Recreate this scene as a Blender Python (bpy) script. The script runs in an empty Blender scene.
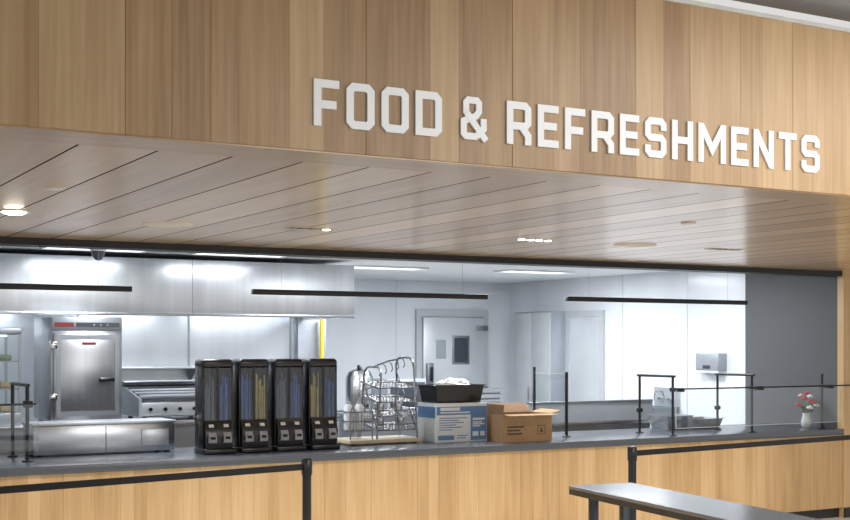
import bpy, bmesh, math, random
from mathutils import Vector, Matrix
random.seed(4)
S = bpy.context.scene
COL = S.collection
try:
    S.view_settings.view_transform = 'Standard'
except Exception:
    pass

# ---------------------------------------------------------------- materials
def lin(c):
    return tuple(((v/255)/12.92 if v/255 <= 0.04045 else (((v/255)+0.055)/1.055)**2.4) for v in c) + (1,)

def newmat(name):
    m = bpy.data.materials.new(name); m.use_nodes = True
    nt = m.node_tree
    return m, nt, nt.nodes['Principled BSDF']

def mat(name, rgb, rough=.5, metal=0, emit=0, var=.06, scale=8, stretch=(1,1,1), bump=0, coat=0):
    m, nt, b = newmat(name)
    N, L = nt.nodes, nt.links
    c = lin(rgb)
    tc = N.new('ShaderNodeTexCoord'); mp = N.new('ShaderNodeMapping')
    mp.inputs['Scale'].default_value = stretch
    L.new(tc.outputs['Object'], mp.inputs['Vector'])
    nz = N.new('ShaderNodeTexNoise'); nz.inputs['Scale'].default_value = scale; nz.inputs['Detail'].default_value = 4
    L.new(mp.outputs['Vector'], nz.inputs['Vector'])
    rp = N.new('ShaderNodeValToRGB')
    rp.color_ramp.elements[0].position = .3; rp.color_ramp.elements[1].position = .7
    rp.color_ramp.elements[0].color = tuple(v*(1-var) for v in c[:3]) + (1,)
    rp.color_ramp.elements[1].color = tuple(min(1, v*(1+var)) for v in c[:3]) + (1,)
    L.new(nz.outputs['Fac'], rp.inputs['Fac'])
    L.new(rp.outputs['Color'], b.inputs['Base Color'])
    b.inputs['Roughness'].default_value = rough
    b.inputs['Metallic'].default_value = metal
    if coat: b.inputs['Coat Weight'].default_value = coat
    if emit:
        L.new(rp.outputs['Color'], b.inputs['Emission Color'])
        b.inputs['Emission Strength'].default_value = emit
    if bump:
        bp = N.new('ShaderNodeBump'); bp.inputs['Strength'].default_value = bump; bp.inputs['Distance'].default_value = .002
        L.new(nz.outputs['Fac'], bp.inputs['Height']); L.new(bp.outputs['Normal'], b.inputs['Normal'])
    return m

def wood(name, dark, mid, light, bw, across, along, gap=.02, rough=.4, warp=.25, gapcol=.25, gs=1.0, coat=0, rv=.55, seed=50.0, crough=.2):
    """boards in world position: 'across' axis picks the board, grain runs on 'along'"""
    m, nt, b = newmat(name)
    N, L = nt.nodes, nt.links
    g = N.new('ShaderNodeNewGeometry'); sx = N.new('ShaderNodeSeparateXYZ'); L.new(g.outputs['Position'], sx.inputs[0])
    def M(op, a, bb=None):
        n = N.new('ShaderNodeMath'); n.operation = op
        for i, v in enumerate((a, bb)):
            if v is None: continue
            if isinstance(v, (int, float)): n.inputs[i].default_value = v
            else: L.new(v, n.inputs[i])
        return n.outputs[0]
    u = M('DIVIDE', sx.outputs[across], bw)
    u = M('ADD', u, seed)
    if warp: u = M('ADD', u, M('MULTIPLY', M('SINE', M('MULTIPLY', u, 2.3)), warp))
    cell = M('FLOOR', u); fr = M('SUBTRACT', u, cell)
    wn = N.new('ShaderNodeTexWhiteNoise'); wn.noise_dimensions = '1D'; L.new(cell, wn.inputs['W'])
    rnd = wn.outputs['Value']
    cb = N.new('ShaderNodeCombineXYZ')
    L.new(M('MULTIPLY', sx.outputs[across], 55*gs), cb.inputs[0])
    L.new(M('ADD', M('MULTIPLY', sx.outputs[along], 1.6*gs), M('MULTIPLY', rnd, 37.0)), cb.inputs[1])
    L.new(M('MULTIPLY', rnd, 91.0), cb.inputs[2])
    fine = N.new('ShaderNodeTexNoise'); fine.inputs['Scale'].default_value = 1; fine.inputs['Detail'].default_value = 5
    L.new(cb.outputs[0], fine.inputs['Vector'])
    cb2 = N.new('ShaderNodeCombineXYZ')
    L.new(M('MULTIPLY', sx.outputs[across], 9*gs), cb2.inputs[0])
    L.new(M('ADD', M('MULTIPLY', sx.outputs[along], .9*gs), M('MULTIPLY', rnd, 17.0)), cb2.inputs[1])
    L.new(M('MULTIPLY', rnd, 53.0), cb2.inputs[2])
    broad = N.new('ShaderNodeTexNoise'); broad.inputs['Scale'].default_value = 1.3; broad.inputs['Detail'].default_value = 2
    L.new(cb2.outputs[0], broad.inputs['Vector'])
    t = M('ADD', M('MULTIPLY', rnd, rv), M('ADD', M('MULTIPLY', fine.outputs['Fac'], .6), M('MULTIPLY', broad.outputs['Fac'], .65)))
    t = M('SUBTRACT', t, .625-.5+rv/2)
    rp = N.new('ShaderNodeValToRGB'); cr = rp.color_ramp
    cr.elements[0].position = .1; cr.elements[0].color = lin(dark)
    cr.elements[1].position = .95; cr.elements[1].color = lin(light)
    e = cr.elements.new(.5); e.color = lin(mid)
    L.new(t, rp.inputs['Fac'])
    col = rp.outputs['Color']
    b.inputs['Roughness'].default_value = rough
    if gap:
        gm = M('LESS_THAN', fr, gap)
        mx = N.new('ShaderNodeMixRGB'); mx.blend_type = 'MULTIPLY'
        L.new(gm, mx.inputs['Fac']); L.new(col, mx.inputs['Color1'])
        mx.inputs['Color2'].default_value = (gapcol, gapcol*.85, gapcol*.7, 1); col = mx.outputs['Color']
        # the seam is a recess: no shine in it
        keep = M('SUBTRACT', 1.0, gm)
        L.new(M('MULTIPLY', keep, .5), b.inputs['Specular IOR Level'])
        if coat: L.new(M('MULTIPLY', keep, coat), b.inputs['Coat Weight'])
    elif coat: b.inputs['Coat Weight'].default_value = coat
    L.new(col, b.inputs['Base Color'])
    if coat: b.inputs['Coat Roughness'].default_value = crough
    bp = N.new('ShaderNodeBump'); bp.inputs['Strength'].default_value = .06; bp.inputs['Distance'].default_value = .002
    L.new(fine.outputs['Fac'], bp.inputs['Height']); L.new(bp.outputs['Normal'], b.inputs['Normal'])
    return m

def glass(name, tint=(252,254,254), refl=.06):
    m = bpy.data.materials.new(name); m.use_nodes = True
    N, L = m.node_tree.nodes, m.node_tree.links; N.clear()
    o = N.new('ShaderNodeOutputMaterial'); t = N.new('ShaderNodeBsdfTransparent'); g = N.new('ShaderNodeBsdfGlossy')
    nz = N.new('ShaderNodeTexNoise'); nz.inputs['Scale'].default_value = 3
    mr = N.new('ShaderNodeMapRange'); mr.inputs['To Min'].default_value = refl*.8; mr.inputs['To Max'].default_value = refl*1.2
    L.new(nz.outputs['Fac'], mr.inputs['Value'])
    t.inputs['Color'].default_value = lin(tint); g.inputs['Roughness'].default_value = .03
    mx = N.new('ShaderNodeMixShader')
    L.new(mr.outputs[0], mx.inputs[0]); L.new(t.outputs[0], mx.inputs[1]); L.new(g.outputs[0], mx.inputs[2]); L.new(mx.outputs[0], o.inputs[0])
    return m

OAK_F = wood('oak_fascia', (138,107,73), (172,140,101), (197,167,127), .21, 'X', 'Z', gap=.009, rough=.42, gapcol=.5, rv=.43, seed=53.0)
OAK_S = wood('oak_soffit', (168,136,96), (196,165,124), (216,188,150), .305, 'X', 'Y', gap=.032, rough=.28, warp=0, gapcol=.06, gs=.7, coat=.6, rv=.55, crough=.18)
OAK_B = wood('oak_border', (168,136,96), (194,163,122), (212,184,146), 1.8, 'Y', 'X', gap=0, rough=.28, warp=0, gapcol=.4, coat=.6, crough=.18)
OAK_C = wood('oak_counter', (176,141,96), (200,166,119), (218,188,143), .13, 'X', 'Z', gap=.01, rough=.42, gapcol=.6, rv=.43)
WHITE = mat('sign_white', (240,242,244), .45, var=.01)
STEEL = mat('brushed_steel', (190,194,199), .26, 1, var=.08, scale=6, stretch=(1,1,60))
STEELV = mat('hood_brushed_steel', (206,210,215), .36, .92, var=.1, scale=1.5, stretch=(5,1,.3))  # broad vertical reflections put into the colour as streaks on the brushed steel
STEELA = mat('satin_steel', (192,198,204), .32, .65, var=.06, scale=2, stretch=(3,1,.4))
STEELB = mat('apron_steel', (164,169,175), .3, .85, var=.08, scale=1.5, stretch=(3,1,.4))
STEELD = mat('dull_steel', (144,149,156), .42, .8, var=.06)
STEELC = mat('cabinet_steel', (172,176,181), .28, .95, var=.1, scale=3, stretch=(6,1,.4))
GRIDD = mat('dark_roller', (74,76,80), .35, .7, var=.1)
CHROME = mat('chrome', (214,216,218), .12, 1, var=.02)
RACKM = mat('rack_wire', (140,142,146), .22, .95, var=.06)
BLACK = mat('black_powder_coat', (18,18,20), .45, var=.15)
BLACKP = mat('black_plastic', (22,23,26), .2, var=.12)
RUBBER = mat('rubber', (22,22,22), .8)
BELT = mat('belt_webbing', (20,19,20), .8, var=.2, scale=200)
CTOP = mat('countertop_grey', (80,84,92), .25, var=.12, scale=60)
WALLW = mat('kitchen_wall_panel', (224,229,235), .18, var=.06, scale=1.6, stretch=(1,1,.5))
WALLH = mat('hood_wall_panel', (198,205,213), .28, .6, var=.07, scale=1.5, stretch=(3,1,.4))
WALLG = mat('grey_side_wall', (84,86,90), .6, var=.03, scale=3)
CEILW = mat('kitchen_ceiling_white', (228,232,236), .6, var=.02)
CEILL = mat('lobby_ceiling_grey', (176,178,180), .7, var=.03)
FLOOR = mat('floor_concrete', (200,197,190), .4, var=.06, scale=3)
DIFF = mat('light_diffuser', (250,252,255), .5, emit=2, var=.01)
LED = mat('led_cell', (255,246,230), .5, emit=14, var=.01)
LEDOFF = mat('led_cell_dim', (120,116,110), .3, emit=.1, var=.05)
GLASS = glass('clear_glass')
GLASSE = mat('glass_edge', (186,202,202), .15, var=.04)
GLASSD = glass('dispenser_window', (238,241,244), .06)
DARKG = mat('dark_grey_metal', (70,74,80), .45, .2)
LINER = mat('dispenser_liner', (50,55,62), .5, var=.1)
GREYM = mat('grey_enamel', (168,174,182), .32, .4, var=.04)
GREYL = mat('light_grey_enamel', (190,195,200), .4, .05, var=.03)
GREYD = mat('door_steel', (208,213,218), .3, .25, var=.06, scale=2)
WHITEF = mat('door_frame_white', (210,214,219), .4, var=.02)
RED = mat('red_display', (132,32,36), .4, emit=.1)
WINDARK = mat('dark_window', (58,66,76), .15)
SPK = mat('speaker_grille', (208,202,192), .6, var=.04, scale=120)
SPKR = mat('speaker_rim', (212,206,196), .6, var=.03)
CARD = mat('cardboard', (162,131,96), .85, var=.09, scale=14)
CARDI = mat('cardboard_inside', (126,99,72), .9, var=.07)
INK = mat('dark_print', (84,66,52), .8)
BLUE = mat('blue_print', (92,130,178), .6, var=.06)
CWHITE = mat('white_carton', (218,223,228), .6, var=.03)
BAG = mat('white_bag', (232,234,236), .4, var=.06, scale=12)
YEL = mat('yellow_pipe', (220,190,40), .4)
CUTB = mat('blue_cutlery', (62,114,196), .35, var=.3, scale=60, stretch=(1,1,.2))
CUTY = mat('yellow_cutlery', (212,190,84), .35, var=.3, scale=60, stretch=(1,1,.2))
CUTG = mat('grey_cutlery', (110,120,136), .35, var=.3, scale=60, stretch=(1,1,.2))
LEVER = mat('lever_grey', (146,150,156), .35)
PETAL = mat('red_petal', (196,52,52), .6, var=.2)
PINK = mat('pink_petal', (224,166,166), .6, var=.12)
LEAF = mat('leaf_green', (70,110,52), .6, var=.2)
FOODG = mat('wrapped_food_green', (120,146,104), .5, var=.25, scale=20)
FOODY = mat('wrapped_food_tan', (190,160,112), .6, var=.2, scale=20)
TABLET = mat('table_top_steel', (146,150,157), .2, .5, var=.06, scale=3, stretch=(6,1,1))
TEDGE = mat('table_edge_steel', (84,87,92), .25, .8, var=.06)
TRIML = mat('light_trim', (206,204,198), .5)
BASEB = mat('dark_baseboard', (42,40,40), .5)
BOARD = mat('pale_board', (196,182,156), .5, var=.08)
VASEM = mat('pale_vase', (206,210,212), .2, var=.03, coat=.5)

# ---------------------------------------------------------------- mesh builder
class MB:
    def __init__(s): s.bm = bmesh.new()
    def merge(s, b, M=None):
        if M is not None: bmesh.ops.transform(b, matrix=M, verts=b.verts)
        me = bpy.data.meshes.new('t'); b.to_mesh(me); b.free(); s.bm.from_mesh(me); bpy.data.meshes.remove(me)
        return s
    def box(s, x0, x1, y0, y1, z0, z1, bev=0, seg=2, M=None):
        b = bmesh.new(); bmesh.ops.create_cube(b, size=1)
        for v in b.verts:
            v.co = Vector((x0+(v.co.x+.5)*(x1-x0), y0+(v.co.y+.5)*(y1-y0), z0+(v.co.z+.5)*(z1-z0)))
        if bev: bmesh.ops.bevel(b, geom=b.edges[:], offset=bev, segments=seg, affect='EDGES', profile=.5)
        return s.merge(b, M)
    def cyl(s, p, q, r, r2=None, n=16):
        p, q = Vector(p), Vector(q); d = q-p
        b = bmesh.new(); bmesh.ops.create_cone(b, cap_ends=True, segments=n, radius1=r, radius2=r if r2 is None else r2, depth=d.length)
        return s.merge(b, Matrix.Translation((p+q)/2) @ d.to_track_quat('Z', 'Y').to_matrix().to_4x4())
    def tube(s, pts, r, n=8, closed=False):
        P = [Vector(p) for p in pts]; b = bmesh.new(); rings = []
        m = len(P); up = None
        for i in range(m):
            if closed: t = (P[(i+1) % m]-P[i-1]).normalized()
            else: t = (P[min(i+1, m-1)]-P[max(i-1, 0)]).normalized()
            if up is None:
                up = t.orthogonal().normalized()
            up = (up - t*up.dot(t)).normalized(); w = t.cross(up)
            rings.append([b.verts.new(P[i]+r*(math.cos(k*2*math.pi/n)*up+math.sin(k*2*math.pi/n)*w)) for k in range(n)])
        for i in range(m if closed else m-1):
            A, B = rings[i], rings[(i+1) % m]
            for k in range(n): b.faces.new((A[k], A[(k+1) % n], B[(k+1) % n], B[k]))
        if not closed:
            b.faces.new(rings[0][::-1]); b.faces.new(rings[-1])
        return s.merge(b)
    def lathe(s, prof, c=(0,0,0), n=24):
        b = bmesh.new(); R = []
        for r, z in prof:
            R.append([b.verts.new((c[0]+max(r,1e-4)*math.cos(k*2*math.pi/n), c[1]+max(r,1e-4)*math.sin(k*2*math.pi/n), c[2]+z)) for k in range(n)])
        for i in range(len(R)-1):
            for k in range(n): b.faces.new((R[i][k], R[i][(k+1) % n], R[i+1][(k+1) % n], R[i+1][k]))
        b.faces.new(R[0][::-1]); b.faces.new(R[-1])
        return s.merge(b)
    def prism(s, pts, axis, d0, d1):
        """pts are 2-D; axis 'Y' -> (x,z) extruded on y; 'X' -> (y,z) extruded on x; 'Z' -> (x,y)"""
        f = {'Y': lambda p, d: (p[0], d, p[1]), 'X': lambda p, d: (d, p[0], p[1]), 'Z': lambda p, d: (p[0], p[1], d)}[axis]
        b = bmesh.new(); A = [b.verts.new(f(p, d0)) for p in pts]; B = [b.verts.new(f(p, d1)) for p in pts]
        n = len(pts)
        b.faces.new(A); b.faces.new(B[::-1])
        for k in range(n): b.faces.new((A[k], B[k], B[(k+1) % n], A[(k+1) % n]))
        bmesh.ops.recalc_face_normals(b, faces=b.faces)
        return s.merge(b)
    def tray(s, hx0, hy0, hx1, hy1, z0, z1, t, rim=0):
        """open tapered tub: half sizes at the bottom and at the top"""
        b = bmesh.new()
        def ring(hx, hy, z): return [b.verts.new(v) for v in ((-hx,-hy,z),(hx,-hy,z),(hx,hy,z),(-hx,hy,z))]
        rs = [ring(hx0,hy0,z0), ring(hx1,hy1,z1)]
        if rim: rs += [ring(hx1+rim,hy1+rim,z1), ring(hx1+rim,hy1+rim,z1+t), ]
        rs += [ring(hx1-t,hy1-t,z1+(t if rim else 0)), ring(hx0-t,hy0-t,z0+t)]
        b.faces.new(rs[0][::-1])
        for i in range(len(rs)-1):
            for k in range(4): b.faces.new((rs[i][k], rs[i][(k+1)%4], rs[i+1][(k+1)%4], rs[i+1][k]))
        b.faces.new(rs[-1])
        return s.merge(b)
    def strip(s, p, q, h, t):
        p, q = Vector(p), Vector(q); d = (q-p).normalized(); n = Vector((-d.y, d.x, 0)).normalized()*t/2
        b = bmesh.new(); z = Vector((0,0,h/2))
        v = [b.verts.new(c) for c in (p-n-z, q-n-z, q-n+z, p-n+z, p+n-z, q+n-z, q+n+z, p+n+z)]
        for f in ((0,1,2,3),(5,4,7,6),(4,0,3,7),(1,5,6,2),(3,2,6,7),(4,5,1,0)): b.faces.new([v[i] for i in f])
        return s.merge(b)
    def blob(s, c, r, sub=3, amp=.0, sc=(1,1,1)):
        from mathutils import noise
        b = bmesh.new(); bmesh.ops.create_icosphere(b, subdivisions=sub, radius=1)
        for v in b.verts:
            k = 1+amp*noise.noise(v.co*2.3+Vector(c)*7)+amp*.5*noise.noise(v.co*5+Vector(c)*3)
            v.co = Vector((c[0]+v.co.x*r*sc[0]*k, c[1]+v.co.y*r*sc[1]*k, c[2]+v.co.z*r*sc[2]*k))
        return s.merge(b)
    def build(s, name, m, parent=None, label=None, kind=None):
        bm = s.bm
        for e in bm.edges:
            e.smooth = len(e.link_faces) == 2 and e.calc_face_angle(3) < .65
        for f in bm.faces: f.smooth = True
        me = bpy.data.meshes.new(name)
        o = bpy.data.objects.new(name, me); COL.objects.link(o)
        if parent is None:
            xs = [v.co.x for v in bm.verts]; ys = [v.co.y for v in bm.verts]; zs = [v.co.z for v in bm.verts]
            c = Vector(((min(xs)+max(xs))/2, (min(ys)+max(ys))/2, min(zs)))
            bmesh.ops.translate(bm, vec=-c, verts=bm.verts); o.location = c
        else: o.parent = parent
        bm.to_mesh(me); bm.free(); me.materials.append(m)
        if label: o['label'] = label
        if kind: o['kind'] = kind
        return o

def thing(name, label, cat, loc=(0,0,0), rz=0, group=None):
    o = bpy.data.objects.new(name, None); COL.objects.link(o); o.empty_display_size = .1
    o.location = loc; o.rotation_euler = (0,0,rz); o['label'] = label; o['category'] = cat
    if group: o['group'] = group
    return o
def tag(o, label, cat, group=None):
    o['label'] = label; o['category'] = cat
    if group: o['group'] = group
    return o
def struct(name, mb, m, parent=None):
    o = mb.build(name, m, parent); o['kind'] = 'structure'; return o
def dup(root, loc, label=None, rz=None):
    r = root.copy(); COL.objects.link(r); r.location = loc
    if rz is not None: r.rotation_euler = (0,0,rz)
    if label: r['label'] = label
    for ch in [o for o in bpy.data.objects if o.parent == root]:
        c = ch.copy(); COL.objects.link(c); c.parent = r
        for g in [o for o in bpy.data.objects if o.parent == ch]:
            d = g.copy(); COL.objects.link(d); d.parent = c
    return r
def arc(cx, cz, r, a0, a1, n, f):
    return [f(cx+r*math.cos(math.radians(a0+(a1-a0)*i/n)), cz+r*math.sin(math.radians(a0+(a1-a0)*i/n))) for i in range(n+1)]

# ---------------------------------------------------------------- dimensions
YC, YF, ZS, XE, YB, ZC = 9.03, 4.43, 2.512, 10.05, 15.1, 2.63
ZF = 3.31     # top of the fascia
HC = .90      # counter height

# ---------------------------------------------------------------- setting
struct('floor', MB().box(-4, 14, -3, 15.3, -.1, 0), FLOOR)
struct('wall_front', MB().box(-2, 9, YF, YF+.15, ZS-.012, ZF), OAK_F)
struct('trim_1', MB().box(-2, 9, YF-.012, YF+.15, ZF, ZF+.02), TRIML)
struct('trim_2', MB().box(-2, 13, YF+.012, YF+.28, ZS-.018, ZS-.012), OAK_B)
struct('trim_3', MB().box(-2, 13, YF+.28, YF+.29, ZS-.004, ZS+.02), BASEB)  # dark strip stands in for the shade of the gap behind the border
struct('ceiling', MB().box(-2, 13, YF+.29, YC+.1, ZS-.012, ZS+.06), OAK_S)
struct('ceiling', MB().box(-4, 12, -3, YF+.2, 3.44, 3.5), CEILL)
struct('ceiling', MB().box(-.5, XE+.2, YC+.1, YB+.2, ZC, ZC+.1), CEILW)
struct('wall_header', MB().box(-2, 13, YC+.1, YC+.2, 2.45, ZC), BASEB)
struct('trim_4', MB().box(-2, XE, YC, YC+.1, 2.45, ZS-.012), BLACK)
struct('wall_back', MB().box(-.5, XE+.2, YB, YB+.1, 0, ZC), WALLW)
struct('wall_left', MB().box(-.5, -.4, YC+.2, YB, 0, ZC), WALLW)
struct('wall_right', MB().box(XE, XE+.1, 10.4, YB, 0, ZC), WALLW)
struct('wall_side', MB().box(XE, XE+.1, YC+.06, 10.4, 0, ZC), WALLG)
struct('wall_end', MB().box(XE, 13, YC-.02, YC+.06, 0, ZS-.012), OAK_C)
struct('baseboard_right', MB().box(XE, 13, YC-.035, YC-.02, 0, .1), BASEB)
struct('wall_hood', MB().box(-.4, 6.2, 13.2, 13.3, 0, ZC), WALLH)
for k, x in enumerate((2.2, 3.4, 4.6, 5.8)):
    struct('trim_%d' % (5+k), MB().box(x-.01, x+.01, 13.19, 13.2, 0, 2.2), STEELD)
for k, x in enumerate((7.0, 8.2)):
    struct('trim_%d' % (9+k), MB().box(x-.01, x+.01, YB-.006, YB, 0, ZC), GREYD)
for k, y in enumerate((11.35, 12.55)):
    struct('trim_%d' % (11+k), MB().box(XE-.005, XE, y-.008, y+.008, 0, ZC), GREYD)

# service counter
o = MB().box(-1.5, XE, YC, YC+.06, .1, HC-.06).build('service_counter', OAK_C)
tag(o, 'light oak plank face of the long service counter', 'counter')
struct('baseboard_front', MB().box(-1.5, XE, YC+.04, YC+.06, 0, .1), BASEB)
o = MB().box(-1.5, XE, YC-.03, YC+1.07, HC-.06, HC, .006).build('countertop', CTOP)
tag(o, 'long dark grey countertop running the full width of the serving opening', 'countertop')

# ---------------------------------------------------------------- sign lettering
W_, H_, ST = .123, .180, .0315
yoff = [0]
def stroke(mb, pts, closed=False, w=ST, y0=YF-.009, y1=YF-.001):
    y0 = y0-.0006*yoff[0]; yoff[0] += 1
    n = len(pts); P = [Vector(p) for p in pts]
    Lf, Rt = [], []
    for i in range(n):
        d0 = (P[i]-P[i-1]).normalized() if (closed or i > 0) else None
        d1 = (P[(i+1) % n]-P[i]).normalized() if (closed or i < n-1) else None
        if d0 is None: d0 = d1
        if d1 is None: d1 = d0
        n0, n1 = Vector((-d0.y, d0.x)), Vector((-d1.y, d1.x))
        b = (n0+n1).normalized(); k = (w/2)/max(.3, b.dot(n0))
        Lf.append(P[i]+b*k); Rt.append(P[i]-b*k)
    bm = bmesh.new()
    def vv(p, y): return bm.verts.new((p.x, y, p.y))
    A = [vv(p, y0) for p in Lf]; B = [vv(p, y0) for p in Rt]; C = [vv(p, y1) for p in Lf]; D = [vv(p, y1) for p in Rt]
    for i in range(n if closed else n-1):
        j = (i+1) % n
        bm.faces.new((A[i], B[i], B[j], A[j])); bm.faces.new((C[j], D[j], D[i], C[i]))
        bm.faces.new((A[j], C[j], C[i], A[i])); bm.faces.new((B[i], D[i], D[j], B[j]))
    if not closed:
        bm.faces.new((A[0], C[0], D[0], B[0])); bm.faces.new((B[-1], D[-1], C[-1], A[-1]))
    bmesh.ops.recalc_face_normals(bm, faces=bm.faces)
    mb.merge(bm)
def letter(ch, x, z):
    yoff[0] = 0
    mb = MB(); h = ST/2; c = .0145
    w = {'M': .168, '&': .132, 'F': .108, 'E': .108, 'T': .118, 'N': .129}.get(ch, W_)
    l, r, b, t = x+h, x+w-h, z+h, z+H_-h; m = z+H_/2
    if ch == 'F':
        stroke(mb, [(l, z), (l, t), (x+w, t)]); stroke(mb, [(l+h*.9, m-.006), (x+w-.012, m-.006)])
    elif ch == 'O':
        stroke(mb, [(l+c,b),(r-c,b),(r,b+c),(r,t-c),(r-c,t),(l+c,t),(l,t-c),(l,b+c)], True)
    elif ch == 'D':
        stroke(mb, [(l,b),(r-c,b),(r,b+c),(r,t-c),(r-c,t),(l,t)], True)
    elif ch == 'R':
        q = m-.012
        stroke(mb, [(l, z), (l, t), (r-c, t), (r, t-c), (r, q+c), (r-c, q), (l+h*.98, q)])
        stroke(mb, [(r-.034, q), (r, q-.040), (r, z)])
    elif ch == 'E':
        stroke(mb, [(x+w, t), (l, t), (l, b), (x+w, b)]); stroke(mb, [(l+h*.9, m), (x+w-.01, m)])
    elif ch == 'S':
        stroke(mb, [(r,t-.040),(r,t-c),(r-c,t),(l+c,t),(l,t-c),(l,m+c),(l+c,m),(r-c,m),(r,m-c),(r,b+c),(r-c,b),(l+c,b),(l,b+c),(l,b+.040)])
    elif ch == 'H':
        stroke(mb, [(l, z), (l, z+H_)]); stroke(mb, [(r, z), (r, z+H_)]); stroke(mb, [(l, m), (r, m)])
    elif ch == 'M':
        stroke(mb, [(l, z), (l, z+H_)]); stroke(mb, [(r, z), (r, z+H_)])
        stroke(mb, [(l+.002, t+.006), ((l+r)/2, z+.062), (r-.002, t+.006)], w=.032)
    elif ch == 'N':
        stroke(mb, [(l, z), (l, z+H_)]); stroke(mb, [(r, z), (r, z+H_)]); stroke(mb, [(l, t+.004), (r, b-.004)], w=.033)
    elif ch == 'T':
        stroke(mb, [(x, t), (x+w, t)]); stroke(mb, [(x+w/2, z), (x+w/2, t)])
    elif ch == '&':
        a0, a1, e, q = l+.012, r-.026, .010, .028
        stroke(mb, [(a0, t-.058), (a0, t-e), (a0+e, t), (a1-e, t), (a1, t-e), (a1, t-.05)], w=q)     # upper loop
        stroke(mb, [(a1, t-.044), (a1-.016, t-.064), (l, m-.014), (l, b+e), (l+e, b), (r-.036, b)], w=q)   # lower bowl
        stroke(mb, [(r-.04, b), (r-.004, b+.034), (r-.004, m+.002)], w=q)                            # right arm
        stroke(mb, [(x+w-.008, z+.002), (a0+.001, t-.052)], w=q)                                     # leg
    return mb, w
sign = thing('wall_sign', 'white raised capital letters reading FOOD & REFRESHMENTS on the oak fascia', 'sign', (3.4, YF, 2.594))
for word, x0, x1 in (('FOOD', 2.041, 2.612), ('&', 2.7, 2.832), ('REFRESHMENTS', 2.928, 4.765)):
    ws = []
    for ch in word:
        mb, w = letter(ch, 0, 0); mb.bm.free(); ws.append(w)
    gapw = (x1-x0-sum(ws))/max(1, len(word)-1); x = x0
    for ch, w in zip(word, ws):
        mb, _ = letter(ch, x-3.4, 0)
        bmesh.ops.translate(mb.bm, vec=(0, -YF, 0), verts=mb.bm.verts)
        mb.build('letter', WHITE, sign); x += w+gapw

# ---------------------------------------------------------------- soffit fixtures
zs = ZS-.012
rl = thing('recessed_light', 'bright round recessed downlight at the left end of the soffit', 'ceiling light', (1.52, 7.28, zs))
MB().lathe([(.07,-.006),(.085,-.008),(.09,0)], n=36).build('rim', TRIML, rl)
MB().lathe([(.03,-.022),(.05,-.018),(.066,-.009),(.066,-.002)], n=32).build('lens', LED, rl)
for x, lit, l in ((3.4, 1, 'recessed soffit slot light nearest the bright round downlight, one cell lit'), (5.15, 4, 'recessed slot light with all four cells lit, middle of the soffit'), (6.95, 0, 'rightmost recessed slot light in the soffit, unlit')):
    lf = thing('recessed_light', l, 'ceiling light', (x, 7.42, zs), 0, 'slot lights recessed in the soffit')
    f = MB(); f.box(-.16,.16,-.056,-.046,-.004,0); f.box(-.16,.16,.046,.056,-.004,0); f.box(-.16,-.154,-.046,.046,-.004,0); f.box(.154,.16,-.046,.046,-.004,0)
    f.build('frame', TRIML, lf)
    MB().box(-.154,.154,-.046,.046,-.003,0).build('backing', RUBBER, lf)
    for k in range(4):
        on = lit == 4 or (lit == 1 and k == 3)
        MB().lathe([(.024,-.007),(.026,-.003)], (-.112+k*.075,0,0), 16).build('led_cell', LED if on else LEDOFF, lf)
for x, y, l in ((2.51, 7.58, 'round ceiling speaker at the left of the plank soffit'), (6.06, 7.42, 'round ceiling speaker toward the right of the plank soffit')):
    s = thing('ceiling_speaker', l, 'speaker', (x, y, zs), 0, 'round speakers in the soffit')
    MB().lathe([(.13,-.006),(.155,-.008),(.16,0)], n=36).build('rim', SPKR, s)
    MB().lathe([(.02,-.010),(.132,-.0075),(.132,0)], n=36).build('grille', SPK, s)
for x, y, l in ((1.46, 6.08, 'small round sprinkler cap near the left end of the soffit'), (5.25, 5.92, 'small round sprinkler cap under the end of the sign lettering')):
    o = MB().lathe([(.036,-.012),(.045,-.008),(.047,0)], (x, y, zs), 24).build('sprinkler_cap', SPKR)
    tag(o, l, 'sprinkler', 'sprinkler caps in the soffit')

# ---------------------------------------------------------------- kitchen ceiling items
kl = [(1.7,11.4,4,'kitchen ceiling light panel above the left end of the hood front'), (3.1,11.4,4,'kitchen ceiling light panel above the holding cabinet'), (4.5,11.4,4,'kitchen ceiling light panel in front of the right half of the hood'), (6.7,12.6,54,'kitchen ceiling light panel just right of the steel hood'), (8.6,12.4,52,'kitchen ceiling light panel nearest the white side wall'), (3.4,9.7,60,'added fill light panel hidden in the kitchen ceiling over the utensil dispensers'), (6.6,9.9,54,'added fill light panel hidden in the kitchen ceiling over the cardboard box'), (8.6,10.5,46,'added fill light panel hidden in the kitchen ceiling over the right sneeze guard')]  # last three panels are added out of view to light the counter goods
first = None
for x, y, en, l in kl:
    if first is None:
        first = thing('ceiling_light', l, 'ceiling light', (x, y, ZC), 0, 'light panels in the kitchen ceiling')
        f = MB(); f.box(-.47,.47,-.17,-.15,-.02,0); f.box(-.47,.47,.15,.17,-.02,0); f.box(-.47,-.45,-.15,.15,-.02,0); f.box(.45,.47,-.15,.15,-.02,0)
        f.build('frame', WHITEF, first)
        MB().box(-.45,.45,-.15,.15,-.01,0).build('diffuser', DIFF, first)
    else: dup(first, (x, y, ZC), l)
    ld = bpy.data.lights.new('panel_lamp', 'AREA'); ld.shape = 'RECTANGLE'; ld.size = .88; ld.size_y = .28; ld.energy = en; ld.color = (.945,.972,1)
    lo = bpy.data.objects.new('panel_lamp', ld); COL.objects.link(lo); lo.location = (x, y, ZC-.025)
dc = thing('dome_camera', 'small dark dome camera hanging from the kitchen ceiling in front of the hood', 'camera', (2.9, 10.6, ZC))
MB().lathe([(.06,-.09),(.075,-.07),(.075,0)]).build('housing', WHITEF, dc)
MB().lathe([(.003,-.17),(.03,-.16),(.05,-.13),(.06,-.09)]).build('dome', WINDARK, dc)

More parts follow.
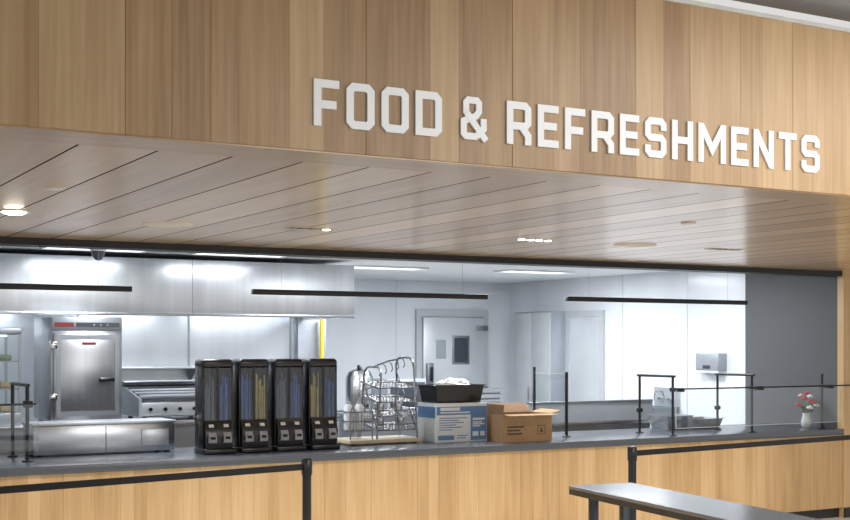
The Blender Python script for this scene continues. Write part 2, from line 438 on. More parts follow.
# hanging black bars
for x0, x1, l in ((.9, 2.81, 'left black bar hanging in the opening above the holding cabinet'), (3.78, 5.98, 'middle black bar hanging in the opening above the dispensers and boxes'), (6.845, 9.05, 'right black bar hanging in the opening before the white side wall')):
    t = thing('hanging_bar', l, 'bar', ((x0+x1)/2, 9.35, 2.15), 0, 'black bars hung in the opening')
    h = (x1-x0)/2
    MB().box(-h, h, -.02, .02, 0, .042, .003).build('bar', BLACK, t)
    for sx in (-h+.25, h-.25):
        MB().cyl((sx,0,.04), (sx,0,ZC-2.15), .0012, n=6).build('wire', STEELD, t)

# ---------------------------------------------------------------- exhaust hood
hd = thing('exhaust_hood', 'large brushed stainless steel exhaust hood over the cooking line', 'hood', (2.8, 11.8, 2.03))
MB().box(-3.1, 3.11, 0, .025, 0, .55, .004).build('front_panel', STEELV, hd)
b = MB(); b.box(3.085,3.11,.025,1.4,0,.55); b.box(-3.1,3.085,.025,1.4,.53,.55); b.box(-3.1,-3.075,.025,1.4,0,.53)
b.build('canopy', STEELV, hd)
MB().box(-3.1, 3.11, -.012, .0, 0, .03, .003).build('lip', STEEL, hd)
for k in range(8):
    f = MB()
    f.prism([(.6,.14),(.62,.12),(1.3,.36),(1.28,.38)], 'X', -2.7+k*.7, -2.7+k*.7+.66)
    f.build('filter', STEELD, hd)
for sx in (-1.35, 1.35):
    MB().box(sx-.003, sx+.003, -.003, 0, .03, .55).build('seam', STEELD, hd)
for sx in (-1.9, -.3, 1.3, 2.6):
    MB().box(sx-.3, sx+.3, .2, .35, .1, .13, .006).build('hood_light', DIFF, hd)
    ld = bpy.data.lights.new('hood_lamp', 'AREA'); ld.shape = 'RECTANGLE'; ld.size = .9; ld.size_y = .2; ld.energy = 13; ld.color = (.94,.97,1)
    lo = bpy.data.objects.new('hood_lamp', ld); COL.objects.link(lo); lo.location = (2.8+sx, 12.07, 2.12); lo.rotation_euler = (math.radians(20),0,0)

# column and pipe at the right end of the hood wall
o = MB().box(5.85, 6.2, 13.1, 13.2, 0, 2.1, .004).build('wall_column', STEELD); tag(o, 'grey steel column panel at the right end of the hood wall', 'column')
g = thing('gas_pipe', 'yellow vertical gas pipe on the grey column under the hood', 'pipe', (6.12, 13.05, 0))
MB().cyl((0,0,0), (0,0,2.05), .022, n=14).build('pipe', YEL, g)
for z in (1.0, 1.55): MB().box(-.05,.05,-.025,.05,z,z+.05).build('bracket', STEELD, g)
sh = thing('wall_shelf', 'long steel shelf on the wall under the hood behind the roller grill', 'shelf', (4.6, 13.19, 1.5))
MB().box(-1.1,1.1,-.28,0,0,.02,.003).build('board', STEELA, sh)
for sx in (-.9,0,.9): MB().prism([(-.22,0),(0,0),(0,-.16)], 'X', sx-.012, sx+.012).build('bracket', STEELD, sh)

# ---------------------------------------------------------------- steel work tables
ZT = 1.06
def work_table(label, x0, x1, y0, y1, zt, splash=0, apron=.3):
    cx, cy = (x0+x1)/2, (y0+y1)/2; hx, hy = (x1-x0)/2, (y1-y0)/2
    t = thing('work_table', label, 'table', (cx, cy, 0))
    MB().box(-hx, hx, -hy, hy, zt-.04, zt, .004).build('tabletop', STEEL, t)
    MB().box(-hx+.02, hx-.02, -hy+.02, hy-.02, zt-apron, zt-.04).build('apron', STEELB, t)
    MB().box(-hx+.04, hx-.04, -hy+.05, hy-.05, .2, .22).build('undershelf', STEELD, t)
    for sx in (-1, 1):
        for sy in (-1, 1):
            MB().cyl((sx*(hx-.06), sy*(hy-.06), 0), (sx*(hx-.06), sy*(hy-.06), zt-apron), .022, n=12).build('leg', STEELD, t)
    if splash:
        MB().box(-hx, hx, -hy, -hy+.02, zt, zt+splash).build('front_panel', GREYM, t)
        MB().box(-hx, hx, -hy-.01, -hy+.06, zt+splash, zt+splash+.02, .003).build('panel_cap', STEELD, t)
    return t
work_table('stainless steel work table carrying the holding cabinet and roller grill', 1.3, 4.6, 11.1, 12.1, ZT, 0, .4)
work_table('low stainless table with raised front behind the cardboard box', 7.5, 9.15, 10.9, 11.5, .93, .2)
work_table('stainless prep table along the white back wall behind the wire rack', 6.5, 9.0, 13.0, 13.7, .95)

# stainless unit on the counter in front of the holding cabinet
su = thing('steel_counter_unit', 'low bright stainless steel cabinet on the counter in front of the holding cabinet', 'cabinet', (2.72, 9.88, HC))
MB().box(-.55,.55,-.16,.18,.015,.235,.006).build('body', STEEL, su)
MB().box(-.56,.56,-.17,.19,.235,.255,.004).build('top', STEELA, su)
MB().box(-.003,.003,-.1625,-.16,.03,.22).build('seam', DARKG, su)
MB().box(.28,.5,-.166,-.16,.06,.19,.004).build('side_panel', STEELA, su)
for sx in (-.5,.5):
    for sy in (-.12,.14): MB().cyl((sx,sy,0),(sx,sy,.016),.022).build('foot', BLACKP, su)

# cooking range below hood
rg = thing('cooking_range', 'stainless cooking range under the right end of the hood', 'range', (5.1, 12.65, 0))
MB().box(-.85,.85,-.42,.38,.1,.95,.005).build('body', STEEL, rg)
MB().box(-.85,.85,.33,.38,.95,1.3,.004).build('backguard', STEEL, rg)
for k in range(6): MB().cyl((-.7+k*.28,-.42,.85), (-.7+k*.28,-.455,.85), .025).build('knob', BLACKP, rg)
for k in range(3): MB().box(-.8+k*.54,-.28+k*.54,-.36,.3,.95,.975,.004).build('grate', BLACK, rg)
for sx in (-.78,.78):
    for sy in (-.35,.33): MB().cyl((sx,sy,0),(sx,sy,.1),.025).build('foot', STEELD, rg)

# holding cabinet
hc = thing('holding_cabinet', 'tall stainless steel holding cabinet with red control strip on the work table', 'food warmer', (2.99, 11.6, ZT))
w, d, h = .32, .3, .94
MB().box(-w, w, -d, d+.05, .012, h, .008).build('body', STEELC, hc)
for sx in (-1,1):
    for sy in (-1,1): MB().cyl((sx*.27, sy*.25, 0), (sx*.27, sy*.25, .014), .02).build('foot', STEELD, hc)
cp = MB().box(-w+.01, w-.01, -d-.015, -d, h-.12, h-.01, .004).build('control_panel', STEELD, hc)
MB().box(-.29,-.12, -d-.02, -d-.015, h-.09, h-.05).build('display', RED, cp)
MB().box(-.1,.29, -d-.02, -d-.015, h-.09, h-.05).build('vent_panel', DARKG, cp)
for k in range(3): MB().cyl((.06+k*.06, -d-.02, h-.07), (.06+k*.06, -d-.026, h-.07), .01, n=12).build('button', LEVER, cp)
dr = MB().box(-w+.02, w-.02, -d-.035, -d, .04, h-.14, .006).build('door', STEELC, hc)
f = MB()
f.box(-.28,-.24,-d-.04,-d-.035,.06,h-.16); f.box(.24,.28,-d-.04,-d-.035,.06,h-.16); f.box(-.24,.24,-d-.04,-d-.035,h-.2,h-.16); f.box(-.24,.24,-d-.04,-d-.035,.06,.1)
f.build('door_frame', STEELD, dr)
MB().box(.1,.15,-d-.075,-d-.035,.36,.4,.006).box(.1,.23,-d-.085,-d-.07,.365,.395,.005).build('handle', BLACKP, dr)
MB().box(-.05,.07,-d-.045,-d-.0345,h-.245,h-.225).build('badge', RED, dr)
for z in (.2, .66): MB().box(-w-.01,-w+.05,-d-.05,-d-.01,z,z+.06,.004).build('hinge', CHROME, dr)

# merchandiser at far left
mc = thing('display_warmer', 'lit glass display warmer at the left edge beside the holding cabinet', 'display case', (2.05, 11.6, ZT))
f = MB()
for sx in (-.37,.35):
    for sy in (-.3,.28): f.box(sx,sx+.02,sy,sy+.02,.1,.8)
f.box(-.37,.37,-.3,.3,.78,.84,.006); f.box(-.37,.37,-.3,.3,0,.1,.006)
f.build('frame', STEELD, mc)
for z in (.3,.54): MB().box(-.35,.35,-.28,.28,z,z+.012).build('shelf', STEELD, mc)
for gb in ((-.35,.35,-.297,-.293,.1,.78), (-.366,-.362,-.28,.28,.1,.78), (.362,.366,-.28,.28,.1,.78)): MB().box(*gb).build('glass_panel', GLASS, mc)
MB().box(-.3,.3,-.05,.05,.765,.78).build('lamp', DIFF, mc)
for z, m, wd in ((.1, FOODY, 'tan'), (.312, FOODY, 'tan'), (.552, FOODG, 'green')):
    for k, x in enumerate((-.05, .12, .27)):
        o = MB().box(x-.05+2.05, x+.05+2.05, 11.42, 11.54, ZT+z, ZT+z+.055, .02, 3).build('wrapped_snack', m)
        tag(o, '%s wrapped snack, %s on the %s of the display warmer' % (wd, ('left','middle','right')[k], {.1:'bottom deck', .312:'middle shelf', .552:'top shelf'}[z]), 'food', 'wrapped snacks in the display warmer')

# roller grill
gr = thing('roller_grill', 'stainless roller grill with rows of dark bars right of the holding cabinet', 'grill', (3.85, 11.62, ZT))
MB().prism([(-.3,.03),(-.3,.16),(.3,.25),(.3,.03)], 'X', -.36, .36).build('body', STEELD, gr)
for sx in (-.385, .36): MB().prism([(-.32,.03),(-.32,.2),(.32,.32),(.32,.03)], 'X', sx, sx+.025).build('side_panel', STEELA, gr)
for k in range(8):
    y = -.25+k*.07; MB().cyl((-.36,y,.205+(y+.3)*.15), (.36,y,.205+(y+.3)*.15), .022, n=14).build('roller', GRIDD if k % 2 else STEELD, gr)
MB().box(-.36,.36,-.318,-.3,.04,.16,.004).build('front_panel', STEELA, gr)
for x in (-.28,-.14,0,.14,.28): MB().cyl((x,-.318,.1), (x,-.345,.1), .017).build('knob', BLACKP, gr)
MB().box(-.4,.4,.3,.33,.03,.335,.004).build('back_panel', STEELA, gr)
MB().box(-.4,.4,.1,.33,.335,.348,.003).build('top_shelf', STEELA, gr)
for sx in (-.3,.3):
    for sy in (-.22,.22): MB().cyl((sx,sy,0),(sx,sy,.03),.022).build('foot', BLACKP, gr)

# ---------------------------------------------------------------- utensil dispensers
PX, PITCH = 3.5, .302
dp = thing('cutlery_dispenser', 'first of four black cutlery dispensers on the counter, nearest the holding cabinet', 'dispenser', (PX, 9.45, HC), 0, 'black cutlery dispensers on the counter')
MB().box(-.128,.128,-.15,.11,0,.045,.012,3).build('base', BLACKP, dp)
b = MB(); b.box(-.122,.122,.05,.1,.045,.72,.012,3); b.box(-.126,-.112,-.085,.09,.045,.7,.005); b.box(.112,.126,-.085,.09,.045,.7,.005); b.box(-.011,.011,-.087,.09,.045,.69)
b.build('housing', BLACKP, dp)
MB().box(-.128,.128,-.098,.105,.67,.74,.028,5).build('lid', BLACKP, dp)
MB().prism([(-.11,.045),(-.13,.15),(-.088,.26),(.08,.26),(.08,.045)], 'X', -.112, .112).build('lower_housing', BLACKP, dp)
for sx in (-.061,.061):
    MB().box(sx-.05,sx+.05,.042,.05,.26,.67).build('liner', LINER, dp)
    MB().box(sx-.05,sx+.05,-.086,-.083,.26,.67).build('window', GLASSD, dp)
    MB().prism([(-.128,.17),(-.15,.12),(-.146,.09),(-.112,.09),(-.112,.17)], 'X', sx-.032, sx+.032).build('outlet', LEVER, dp)
    MB().prism([(-.1475,.115),(-.1515,.118),(-.143,.138),(-.139,.135)], 'X', sx-.02, sx+.02).build('slot', RUBBER, dp)
    MB().prism([(-.108,.209),(-.112,.209),(-.100,.232),(-.096,.232)], 'X', sx-.02, sx+.02).build('name_plate', CWHITE, dp)
def cutlery(x, y, m, lab):
    mb = MB()
    for k in range(6):
        xx = x-.033+k*.0132
        z0 = HC+.262; z1 = z0+random.uniform(.2,.33); yy = y-.07+random.uniform(0,.03)
        mb.box(xx-.0038, xx+.0038, yy-.005, yy+.005, z0, z1)
        mb.lathe([(.003,z1-.01),(.007,z1+.012),(.006,z1+.03),(.002,z1+.045)], (xx, yy, 0), 8)
    o = mb.build('cutlery', m, kind='stuff'); o['label'] = lab; o['category'] = 'cutlery'
nm = ['first','second','third','fourth']
for k in range(4):
    x = PX+k*PITCH
    if k: dup(dp, (x, 9.45, HC), '%s of four black cutlery dispensers on the counter, counted from the holding cabinet' % nm[k])
    a, bb = [(CUTG,CUTB),(CUTB,CUTY),(CUTG,CUTB),(CUTY,CUTB)][k]
    cn = {CUTB.name:'blue', CUTG.name:'grey', CUTY.name:'yellow'}
    cutlery(x-.061, 9.45, a, '%s cutlery in the left chute of the %s dispenser' % (cn[a.name], nm[k]))
    cutlery(x+.061, 9.45, bb, '%s cutlery in the right chute of the %s dispenser' % (cn[bb.name], nm[k]))

# ---------------------------------------------------------------- wire rack
wr = thing('wire_rack', 'tiered metal wire rack with arched end frames on a pale board beside the dispensers', 'rack', (5.1, 9.72, HC))
MB().box(-.36,.34,-.18,.2,.012,.045,.005).build('base_board', BOARD, wr)
for sx in (-.3,.28):
    for sy in (-.13,.15): MB().cyl((sx,sy,0),(sx,sy,.012),.02).build('foot', BLACKP, wr)
# two leaning end frames (in the depth direction)
for x0, x1, zt_ in ((-.1,-.05,.66), (.3,.26,.74)):
    def pt(a, b, x0=x0, x1=x1): return (x0+(x1-x0)*b/.7, a, b)
    r_ = .09
    pts = [pt(-.16,.045)] + arc(-.16+r_, zt_-r_, r_, 180, 90, 6, pt) + arc(.16-r_, zt_-r_, r_, 90, 0, 6, pt) + [pt(.16,.045)]
    MB().tube(pts, .009).build('end_frame', RACKM, wr)
    MB().tube([pt(-.16,.3), pt(.16,.3)], .005).build('cross_bar', RACKM, wr)
    MB().tube([pt(-.16,.1), pt(.16,zt_-.12)], .005).build('brace', RACKM, wr)
MB().tube([(-.055,.0,.66),(.1,0,.71),(.26,.0,.74)], .007).build('top_bar', RACKM, wr)
for k, x in enumerate((-.02,.04,.1,.16,.22)):
    MB().tube([(x,0,.68+x*.3),(x,-.06,.65+x*.3),(x,-.075,.61+x*.3),(x,-.05,.59+x*.3)], .005).build('hook', RACKM, wr)
# slanted tiers
for z in (.12,.24,.36,.48):
    s = MB(); dz_ = .05
    s.tube([(-.1,-.17,z),(.28,-.17,z),(.28,.15,z+dz_),(-.1,.15,z+dz_)], .006, closed=True)
    s.tube([(-.1,-.17,z+.05),(.28,-.17,z+.05)], .0045)
    for k in range(0,14): s.tube([(-.1+k*.0292,-.17,z+.05),(-.1+k*.0292,-.17,z),(-.1+k*.0292,.15,z+dz_)], .0035, n=6)
    s.build('shelf', RACKM, wr)
# lower side basket at the left
bk = MB()
for z in (.12,.2,.28): bk.tube([(-.34,-.14,z),(-.13,-.14,z),(-.13,.14,z),(-.34,.14,z)], .005, closed=True)
for x, y in ((-.34,-.14),(-.34,.14),(-.13,-.14),(-.13,.14)): bk.tube([(x,y,.045),(x,y,.29)], .006)
for k in range(1,8): bk.tube([(-.34+k*.0265,-.14,.28),(-.34+k*.0265,-.14,.12),(-.34+k*.0265,.14,.12)], .003, n=6)
bk.tube([(-.34,-.14,.28),(-.24,-.14,.46),(-.1,-.14,.5)], .006)
bk.build('side_basket', RACKM, wr)
cups = [(-.02,.14,'lowest','left'), (.18,.14,'lowest','right'), (-.02,.26,'second','left'), (.16,.26,'second','right')]
for k, (x, z, tier, side) in enumerate(cups):
    c_ = MB().lathe([(.035,0),(.043,.075),(.046,.077),(.04,.075),(.03,.01)], (5.1+x, 9.72-.06, HC+z+.009), 20).build('metal_cup', STEEL)
    tag(c_, 'steel cup at the %s of the %s tier of the wire rack' % (side, tier), 'cup', 'steel cups on the wire rack')
for k,(x,z) in enumerate(((-.29,.124),(-.19,.124))):
    t = thing('squeeze_bottle', 'pale squeeze bottle in the wire basket, %s one' % ('left','right')[k], 'bottle', (5.1+x, 9.72, HC+z), 0, 'squeeze bottles in the wire basket')
    MB().lathe([(.036,0),(.04,.01),(.04,.19),(.03,.215),(.018,.22)]).build('bottle', CWHITE, t)
    MB().lathe([(.022,.218),(.022,.235),(.008,.245),(.004,.285)]).build('cap', GREYM, t)
# things on the back prep table
u = thing('coffee_urn', 'stainless coffee urn standing behind the wire rack', 'urn', (6.7, 13.25, .95))
MB().lathe([(.15,0),(.16,.02),(.16,.42),(.14,.46)]).build('body', STEEL, u)
MB().lathe([(.145,.455),(.13,.49),(.05,.52),(.02,.525)]).build('lid', CHROME, u)
MB().lathe([(.02,.52),(.03,.54),(.02,.565)]).build('lid_knob', BLACKP, u)
MB().cyl((0,-.155,.08),(0,-.22,.08),.014).box(-.012,.012,-.225,-.2,.05,.12,.003).build('tap', BLACKP, u)
fw = thing('counter_warmer', 'boxy stainless warmer with a dark glass front on the back prep table', 'food warmer', (7.25, 13.3, .95))
MB().box(-.26,.26,-.22,.22,.02,.4,.01).build('body', STEELA, fw)
MB().box(-.23,.1,-.228,-.22,.06,.36,.004).build('window', WINDARK, fw)
MB().box(.12,.24,-.226,-.22,.06,.36,.003).build('control_panel', DARKG, fw)
MB().box(.09,.105,-.25,-.22,.1,.32,.004).build('handle', CHROME, fw)
for sx in (-.2,.2):
    for sy in (-.17,.17): MB().cyl((sx,sy,0),(sx,sy,.02),.02).build('foot', RUBBER, fw)
for k in range(4):
    tm = MB(); tm.tray(.15,.1,.17,.12,0,.06,.004,.012)
    bmesh.ops.translate(tm.bm, vec=(8.45,13.25,.95+k*.066), verts=tm.bm.verts)
    tag(tm.build('steel_pan', STEEL), ('bottom','second','third','top')[k]+' steel pan of the stack on the back prep table', 'pan', 'stacked steel pans')

# ---------------------------------------------------------------- carton
t = thing('carton', 'wide white carton with blue print under the black tub', 'box', (5.8, 9.64, HC))
a, b, h = .262, .165, .34
MB().box(-a,a,-b,b,0,h,.004).build('body', CWHITE, t)
MB().box(-.03,.03,-b-.001,b+.001,h-.001,h+.001).build('tape', BOARD, t)
for pb in ((-a+.005,a-.005,-b-.0015,-b,h*.7,h-.03), (.09,a-.005,-b-.0015,-b,.012,h*.7), (-a+.02,-.08,-b-.0015,-b,.02,.06), (-a-.0015,-a,-b+.01,b-.01,h*.62,h-.03)):
    MB().box(*pb).build('printed_panel', BLUE, t)
for k, (x0, x1, z, hh) in enumerate(((-.22,-.02,h*.85,.014),(-.22,.08,h*.76,.006),(.11,.235,h*.58,.01),(.11,.21,h*.5,.005),(.11,.235,h*.45,.005),(.11,.19,h*.4,.005),(.11,.17,h*.2,.02),(.19,.235,h*.2,.02))):
    MB().box(x0,x1,-b-.0025,-b-.0015,z-hh,z+hh).build('print_line', CWHITE, t)
for k, (x0, x1, z) in enumerate(((-.23,.05,h*.62),(-.23,-.03,h*.56),(-.23,.02,h*.5),(-.23,-.06,h*.44),(-.23,.0,h*.38),(-.23,-.1,h*.32),(-.05,.06,.055),(-.05,.04,.035))):
    MB().box(x0,x1,-b-.0015,-b,z-.004,z+.004).build('print_line', BLUE, t)
def flap(p0, p1, out, ln):
    p0, p1, out = Vector(p0), Vector(p1), Vector(out).normalized()*ln
    bm = bmesh.new(); n = (p1-p0).cross(out).normalized()*.0025
    q = [p0, p1, p1+out, p0+out]; A = [bm.verts.new(v+n) for v in q]; B = [bm.verts.new(v-n) for v in q]
    bm.faces.new(A); bm.faces.new(B[::-1])
    for k in range(4): bm.faces.new((A[k],B[k],B[(k+1)%4],A[(k+1)%4]))
    bmesh.ops.recalc_face_normals(bm, faces=bm.faces); return MB().merge(bm)
tb = MB(); tb.tray(.222,.135,.245,.158,0,.15,.008,.012)
bmesh.ops.translate(tb.bm, vec=(5.8,9.66,HC+.3415), verts=tb.bm.verts)
o = tb.build('tub', BLACKP); tag(o, 'black plastic tub sitting on top of the white and blue carton', 'tub')
o = MB().blob((5.82,9.66,HC+.3415+.138), .16, 4, .35, (1.1,.7,.45)).build('plastic_bag', BAG); tag(o, 'crumpled white plastic bag heaped in the black tub', 'bag')

cb = thing('cardboard_box', 'open brown cardboard box with raised flaps on the counter', 'box', (6.335, 9.4, HC), math.radians(-3))
a, b, h, t_ = .25, .18, .24, .006
m = MB(); m.box(-a,a,-b,b,0,t_); m.box(-a,a,-b,-b+t_,t_,h); m.box(-a,a,b-t_,b,t_,h); m.box(-a,-a+t_,-b+t_,b-t_,t_,h); m.box(a-t_,a,-b+t_,b-t_,t_,h)
m.build('body', CARD, cb)
flap((-a,-b,h),(a,-b,h),(0,-.9,-.05),.12).build('flap', CARD, cb)
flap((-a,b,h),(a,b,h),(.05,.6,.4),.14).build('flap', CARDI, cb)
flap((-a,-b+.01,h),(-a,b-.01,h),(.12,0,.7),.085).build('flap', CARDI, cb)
flap((a,-b+.01,h),(a,b-.01,h),(.9,.1,.2),.12).build('flap', CARD, cb)
for k, (x0, x1, z) in enumerate(((-.21,-.04,.13),(-.21,-.08,.1),(-.21,-.06,.07))): MB().box(x0,x1,-b-.0015,-b,z-.007,z+.007).build('print_line', INK, cb)
f = MB(); f.box(.1,.18,-b-.0015,-b,.06,.065); f.box(.1,.18,-b-.0015,-b,.135,.14); f.box(.1,.105,-b-.0015,-b,.065,.135); f.box(.175,.18,-b-.0015,-b,.065,.135)
f.build('print_frame', INK, cb)
MB().prism([(.12,.08),(.14,.12),(.16,.08)], 'Y', -b-.0015, -b).build('print_mark', INK, cb)

# ---------------------------------------------------------------- sneeze guards
def post(t, x, y, z1, r=.014):
    MB().cyl((x,y,.012),(x,y,z1), r, n=14).build('post', BLACK, t)
    MB().lathe([(.04,0),(.04,.008),(.02,.014)], (x,y,0)).build('flange', BLACK, t)
zt = .557
sg = thing('sneeze_guard', 'glass sneeze guard on black posts at the right end of the counter', 'sneeze guard', (7.88, 9.1, HC))
for x in (0, 1.0):
    post(sg, x, 0, zt, .012); post(sg, x, .48, zt, .012)
    MB().cyl((x,-.03,zt),(x,.51,zt),.012,n=12).build('arm', BLACK, sg)
    MB().box(x-.026,x+.026,-.14,.02,.415,.452,.006).build('clamp', BLACK, sg)
    MB().box(x-.022,x+.022,.455,.505,.2,.24,.006).build('clamp', BLACK, sg)
post(sg, 1.96, 0, .56, .012)
MB().box(1.96-.024,1.96+.024,-.14,.018,.415,.452,.006).build('clamp', BLACK, sg)
MB().cyl((-.06,-.125,.442),(2.75,-.125,.442),.007,n=12).build('rail', BLACK, sg)
MB().box(2.68,2.72,-.14,-.09,.42,.465,.004).build('wall_bracket', BLACK, sg)
MB().box(-.06,1.06,0,.48,zt+.0125,zt+.0185).build('top_glass', GLASS, sg)
MB().box(-.06,2.1,-.118,-.113,.08,.43).build('front_glass', GLASS, sg)
MB().box(-.06,2.1,-.1185,-.1125,.076,.08).build('glass_edge', GLASSE, sg)
MB().box(-.063,-.06,-.1185,-.1125,.08,.43).build('glass_edge', GLASSE, sg)
sl = thing('sneeze_guard', 'glass sneeze guard on black posts at the left edge of the counter', 'sneeze guard', (2.06, 9.42, HC))
for x in (0,-1.1):
    post(sl, x, 0, zt); post(sl, x, .5, zt)
    MB().cyl((x,-.03,zt),(x,.53,zt),.013,n=12).build('arm', BLACK, sl)
    MB().box(x-.03,x+.03,-.05,.02,.395,.445,.006).build('clamp', BLACK, sl)
MB().cyl((-1.2,-.05,.42),(.05,-.05,.42),.008,n=12).build('rail', BLACK, sl)
MB().box(-1.2,.06,0,.5,zt+.013,zt+.019).build('top_glass', GLASS, sl)
MB().box(-1.2,.06,-.067,-.062,.08,.42).build('front_glass', GLASS, sl)
MB().box(.06,.063,-.0675,-.0615,.08,.42).build('glass_edge', GLASSE, sl)
sm = thing('sneeze_guard', 'glass end screen between two black posts right of the cardboard box', 'sneeze guard', (6.95, 9.5, HC))
post(sm, 0, 0, .6, .015); post(sm, 0, .52, .64, .013)
MB().box(-.003,.003,.014,.507,.06,.58).build('glass_panel', GLASS, sm)
MB().box(-.003,.003,.014,.507,.58,.584).build('glass_edge', GLASSE, sm)

# flowers
VX, VY = 9.9, 9.36
v = MB().lathe([(.04,0),(.056,.02),(.058,.07),(.042,.12),(.048,.15),(.041,.148),(.036,.12),(.05,.06),(.01,.02)], (VX,VY,HC)).build('vase', VASEM)
tag(v, 'small pale vase near the grey side wall at the counter end', 'vase')
fl = thing('flower_bunch', 'loose bunch of red, pink and white flowers with green leaves in the pale vase', 'flowers', (VX, VY, HC+.025))
st = MB()
spots = [(0,0,.33),(.07,.02,.29),(-.07,-.03,.27),(.03,-.07,.23),(-.02,.06,.3),(.09,-.05,.2),(-.1,.02,.21),(-.04,-.08,.18),(.1,.04,.24)]
for k, s_ in enumerate(spots):
    p = Vector(s_)
    st.tube([(0,0,0),(p.x*.25,p.y*.25,.125),tuple(p)], .003, n=6)
    fm = MB()
    for j in range(5):
        aj = j*math.pi*.4+k; fm.blob((p.x+.018*math.cos(aj), p.y+.018*math.sin(aj), p.z+.004*(j % 2)), .017, 2, .15, (1,1,.8))
    fm.blob((p.x,p.y,p.z+.012), .015, 2)
    fm.build('flower', (PETAL, PINK, BAG)[(0,2,0,0,1,2,0,2,0)[k]], fl)
st.build('stems', LEAF, fl)
lm = MB()
for k in range(7):
    an = k*.9+.4; lm.blob((.05*math.cos(an), .05*math.sin(an), .15+.02*(k % 3)), .032, 2, .1, (.8,.45,.5))
lm.build('leaves', LEAF, fl)

# ---------------------------------------------------------------- back wall door, cabinet, side door
dz = thing('cooler_door', 'pale steel walk-in cooler door with small dark window on the back wall', 'door', (9.07, YB, 0))
f = MB(); f.box(-.58,-.5,-.05,0,0,2.24); f.box(.5,.58,-.05,0,0,2.24); f.box(-.5,.5,-.05,0,2.14,2.24); f.build('frame', GREYL, dz)
lf_ = MB().box(-.495,.495,-.09,-.01,.02,2.135,.012).build('leaf', GREYD, dz)
MB().box(-.04,.24,-.098,-.09,1.48,1.88,.004).build('window_frame', STEELD, lf_)
MB().box(-.01,.21,-.1,-.098,1.51,1.85).build('window', WINDARK, lf_)
for z in (.4,1.1,1.95): MB().box(.36,.54,-.11,-.09,z,z+.07,.005).build('hinge', STEELD, lf_)
MB().box(-.46,-.36,-.14,-.09,1.2,1.5,.01).build('latch', STEELD, lf_)
MB().box(-.42,-.39,-.18,-.14,1.25,1.45,.006).build('handle', BLACKP, lf_)
MB().box(-.3,-.14,-.093,-.09,1.56,1.82).build('notice', GREYM, lf_)

cbn = thing('tall_cabinet', 'tall light grey cabinet against the white side wall near the corner', 'cabinet', (9.89, 14.13, 0))
MB().box(-.12,.13,-.43,.43,.08,2.2,.006).build('body', GREYM, cbn)
for s in (-1,1):
    dd = MB().box(-.14,-.12, min(s*.004,s*.428), max(s*.004,s*.428), .1, 2.18, .003).build('door', GREYL, cbn)
    MB().box(-.165,-.14, s*.05-.012, s*.05+.012, 1.0, 1.2,.004).build('handle', CHROME, dd)
MB().box(-.1,.13,-.41,.41,0,.08).build('plinth', BASEB, cbn)
d2 = struct('door_1', MB().box(XE-.03, XE, 12.98, 13.62, 0, 2.12), GREYD)
f = MB(); f.box(-.03,.03,-.4,-.32,0,2.2); f.box(-.03,.03,.32,.4,0,2.2); f.box(-.03,.03,-.32,.32,2.12,2.2)
f.build('door_frame', GREYL, d2)
MB().cyl((-.015,-.24,1.02),(-.07,-.24,1.02),.012).cyl((-.07,-.25,1.02),(-.07,-.12,1.02),.01).build('door_handle', CHROME, d2)

# hand sink and towel dispenser on right wall
sk = thing('hand_sink', 'wall-hung stainless hand sink on the white side wall behind the sneeze guard', 'sink', (XE, 11.7, .84))
tr = MB(); tr.tray(.15,.17,.19,.22,0,.17,.006,.012); bmesh.ops.translate(tr.bm, vec=(-.21,0,0), verts=tr.bm.verts); tr.build('basin', STEELD, sk)
MB().box(-.015,0,-.23,.23,.0,.4,.003).build('backsplash', STEELA, sk)
MB().tube([(-.015,0,.26),(-.06,0,.28)] + arc(-.13,.3,.07,0,180,8,lambda a,b:(a,0,b)) + [(-.2,0,.26)], .012).build('faucet', CHROME, sk)
for s in (-.09,.09): MB().cyl((-.015,s,.27),(-.06,s,.27),.014).box(-.07,-.05,s-.02,s+.02,.255,.29,.004).build('tap_handle', CHROME, sk)
td = thing('paper_towel_dispenser', 'steel paper towel dispenser on the side wall above the sneeze guard', 'dispenser', (XE, 10.88, 1.43))
MB().box(-.13,0,-.19,.19,.03,.23,.012,3).build('cover', GREYM, td)
MB().box(-.12,0,-.18,.18,0,.04,.006).build('base', CWHITE, td)
MB().box(-.134,-.13,-.06,.06,.05,.09).build('view_window', DARKG, td)
# steel pans on the counter behind the right guard
for k, (x, y, hh, lb) in enumerate(((8.5, 9.85, .14, 'deep steel food pan under the sneeze guard nearest the cardboard box'), (8.9, 9.85, .1, 'shallower steel food pan under the sneeze guard nearest the flowers'))):
    tm = MB(); tm.tray(.14,.12,.165,.15,0,hh,.004,.014)
    bmesh.ops.translate(tm.bm, vec=(x,y,HC), verts=tm.bm.verts)
    tag(tm.build('food_pan', STEEL), lb, 'pan', 'steel food pans under the sneeze guard')

# ---------------------------------------------------------------- stanchions
sc = thing('stanchion', 'black belt stanchion post standing in front of the cutlery dispensers', 'stanchion', (3.48, 7.65, 0), 0, 'black belt stanchions')
MB().lathe([(.17,0),(.175,.012),(.16,.028),(.05,.045),(.03,.06)], n=32).build('base', BLACK, sc)
MB().cyl((0,0,.05),(0,0,.9),.03,n=20).build('post', BLACK, sc)
MB().lathe([(.034,.89),(.036,.9),(.036,.985),(.03,.998),(.01,1.0)]).build('head', BLACKP, sc)
s2 = dup(sc, (6.0, 7.38, 0), 'black belt stanchion post behind the end of the grey table')
s0 = dup(sc, (1.28, 7.22, 0), 'black belt stanchion post at the far left end of the left belt')
s3 = dup(sc, (9.0, 7.76, 0), 'black belt stanchion post at the far right end of the right belt')
MB().strip((-.036,-.007,.945),(1.28-3.48+.036,7.22-7.65+.007,.945),.042,.004).build('belt', BELT, sc)
MB().strip((.036,.005,.945),(3.0-.036,.38-.005,.945),.042,.004).build('belt', BELT, s2)

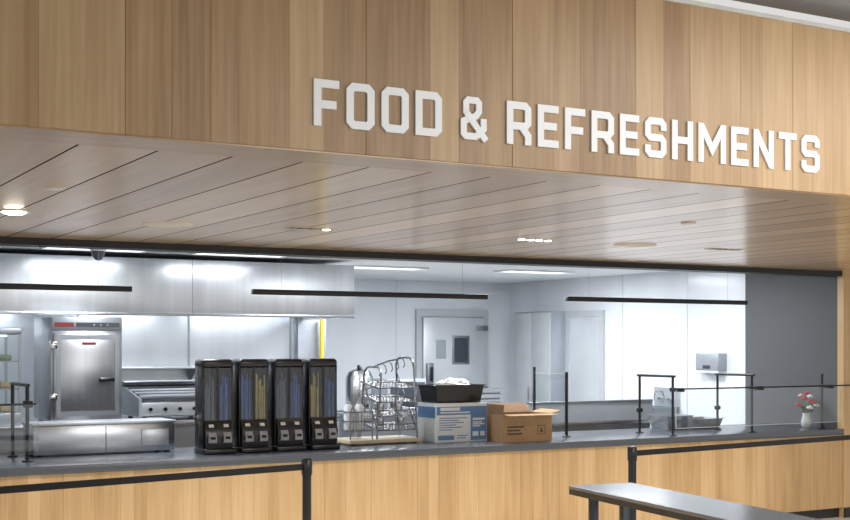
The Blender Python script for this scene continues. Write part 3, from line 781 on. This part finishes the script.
# ---------------------------------------------------------------- foreground table
ft = thing('side_table', 'long narrow steel-topped table with dark metal legs in the right foreground', 'table', (4.35, 4.82, 0), math.radians(-8))
MB().box(-.205,.205,-1.0,1.0,.932,.95,.0015,1).build('tabletop', TABLET, ft)
f = MB(); f.box(-.203,.203,-.998,-.98,.9,.932); f.box(-.203,.203,.98,.998,.9,.932); f.box(-.203,-.185,-.98,.98,.9,.932); f.box(.185,.203,-.98,.98,.9,.932)
f.build('apron', TEDGE, ft)
for sx in (-.1,.1):
    for sy in (-.9,.9):
        MB().box(sx-.022,sx+.022,sy-.022,sy+.022,.012,.932,.003).build('leg', TEDGE, ft)
        MB().cyl((sx,sy,0),(sx,sy,.014),.02).build('foot', RUBBER, ft)
for sy in (-.9,.9):
    MB().box(-.185,.185,sy-.02,sy+.02,.905,.931).build('leg_rail', BLACK, ft)
    MB().box(-.078,.078,sy-.015,sy+.015,.2,.24).build('stretcher', BLACK, ft)

# ---------------------------------------------------------------- lights
def area(loc, rot, sx, sy, e, col=(1,.975,.94)):
    ld = bpy.data.lights.new('lamp', 'AREA'); ld.shape = 'RECTANGLE'; ld.size = sx; ld.size_y = sy; ld.energy = e; ld.color = col
    lo = bpy.data.objects.new('lamp', ld); COL.objects.link(lo); lo.location = loc; lo.rotation_euler = [math.radians(a) for a in rot]
area((5.4, -.6, 3.2), (58, 0, -23), 4.4, 2, 165)
area((6.2, 2.4, 3.42), (0, 0, 0), 4.0, 1.5, 175)
for x in (1.52, 3.4, 5.15, 6.95, 8.7):
    ld = bpy.data.lights.new('spot', 'SPOT'); ld.energy = 170; ld.spot_size = math.radians(120); ld.spot_blend = .8; ld.shadow_soft_size = .06; ld.color = (1,.965,.91)
    lo = bpy.data.objects.new('spot', ld); COL.objects.link(lo); lo.location = (x, 7.4, zs-.03)
w = bpy.data.worlds.new('World'); S.world = w; w.use_nodes = True
bg = w.node_tree.nodes['Background']; bg.inputs[0].default_value = (1,.99,.975,1); bg.inputs[1].default_value = .72

# ---------------------------------------------------------------- camera
cd = bpy.data.cameras.new('Camera'); cam = bpy.data.objects.new('Camera', cd); COL.objects.link(cam)
cam.location = (0,0,1.75); cam.rotation_euler = (math.radians(90), 0, math.radians(-29.8))
cd.sensor_width = 36; cd.lens = 36*1264/850; cd.shift_y = (345-260)/850; cd.clip_start = .05
S.camera = cam
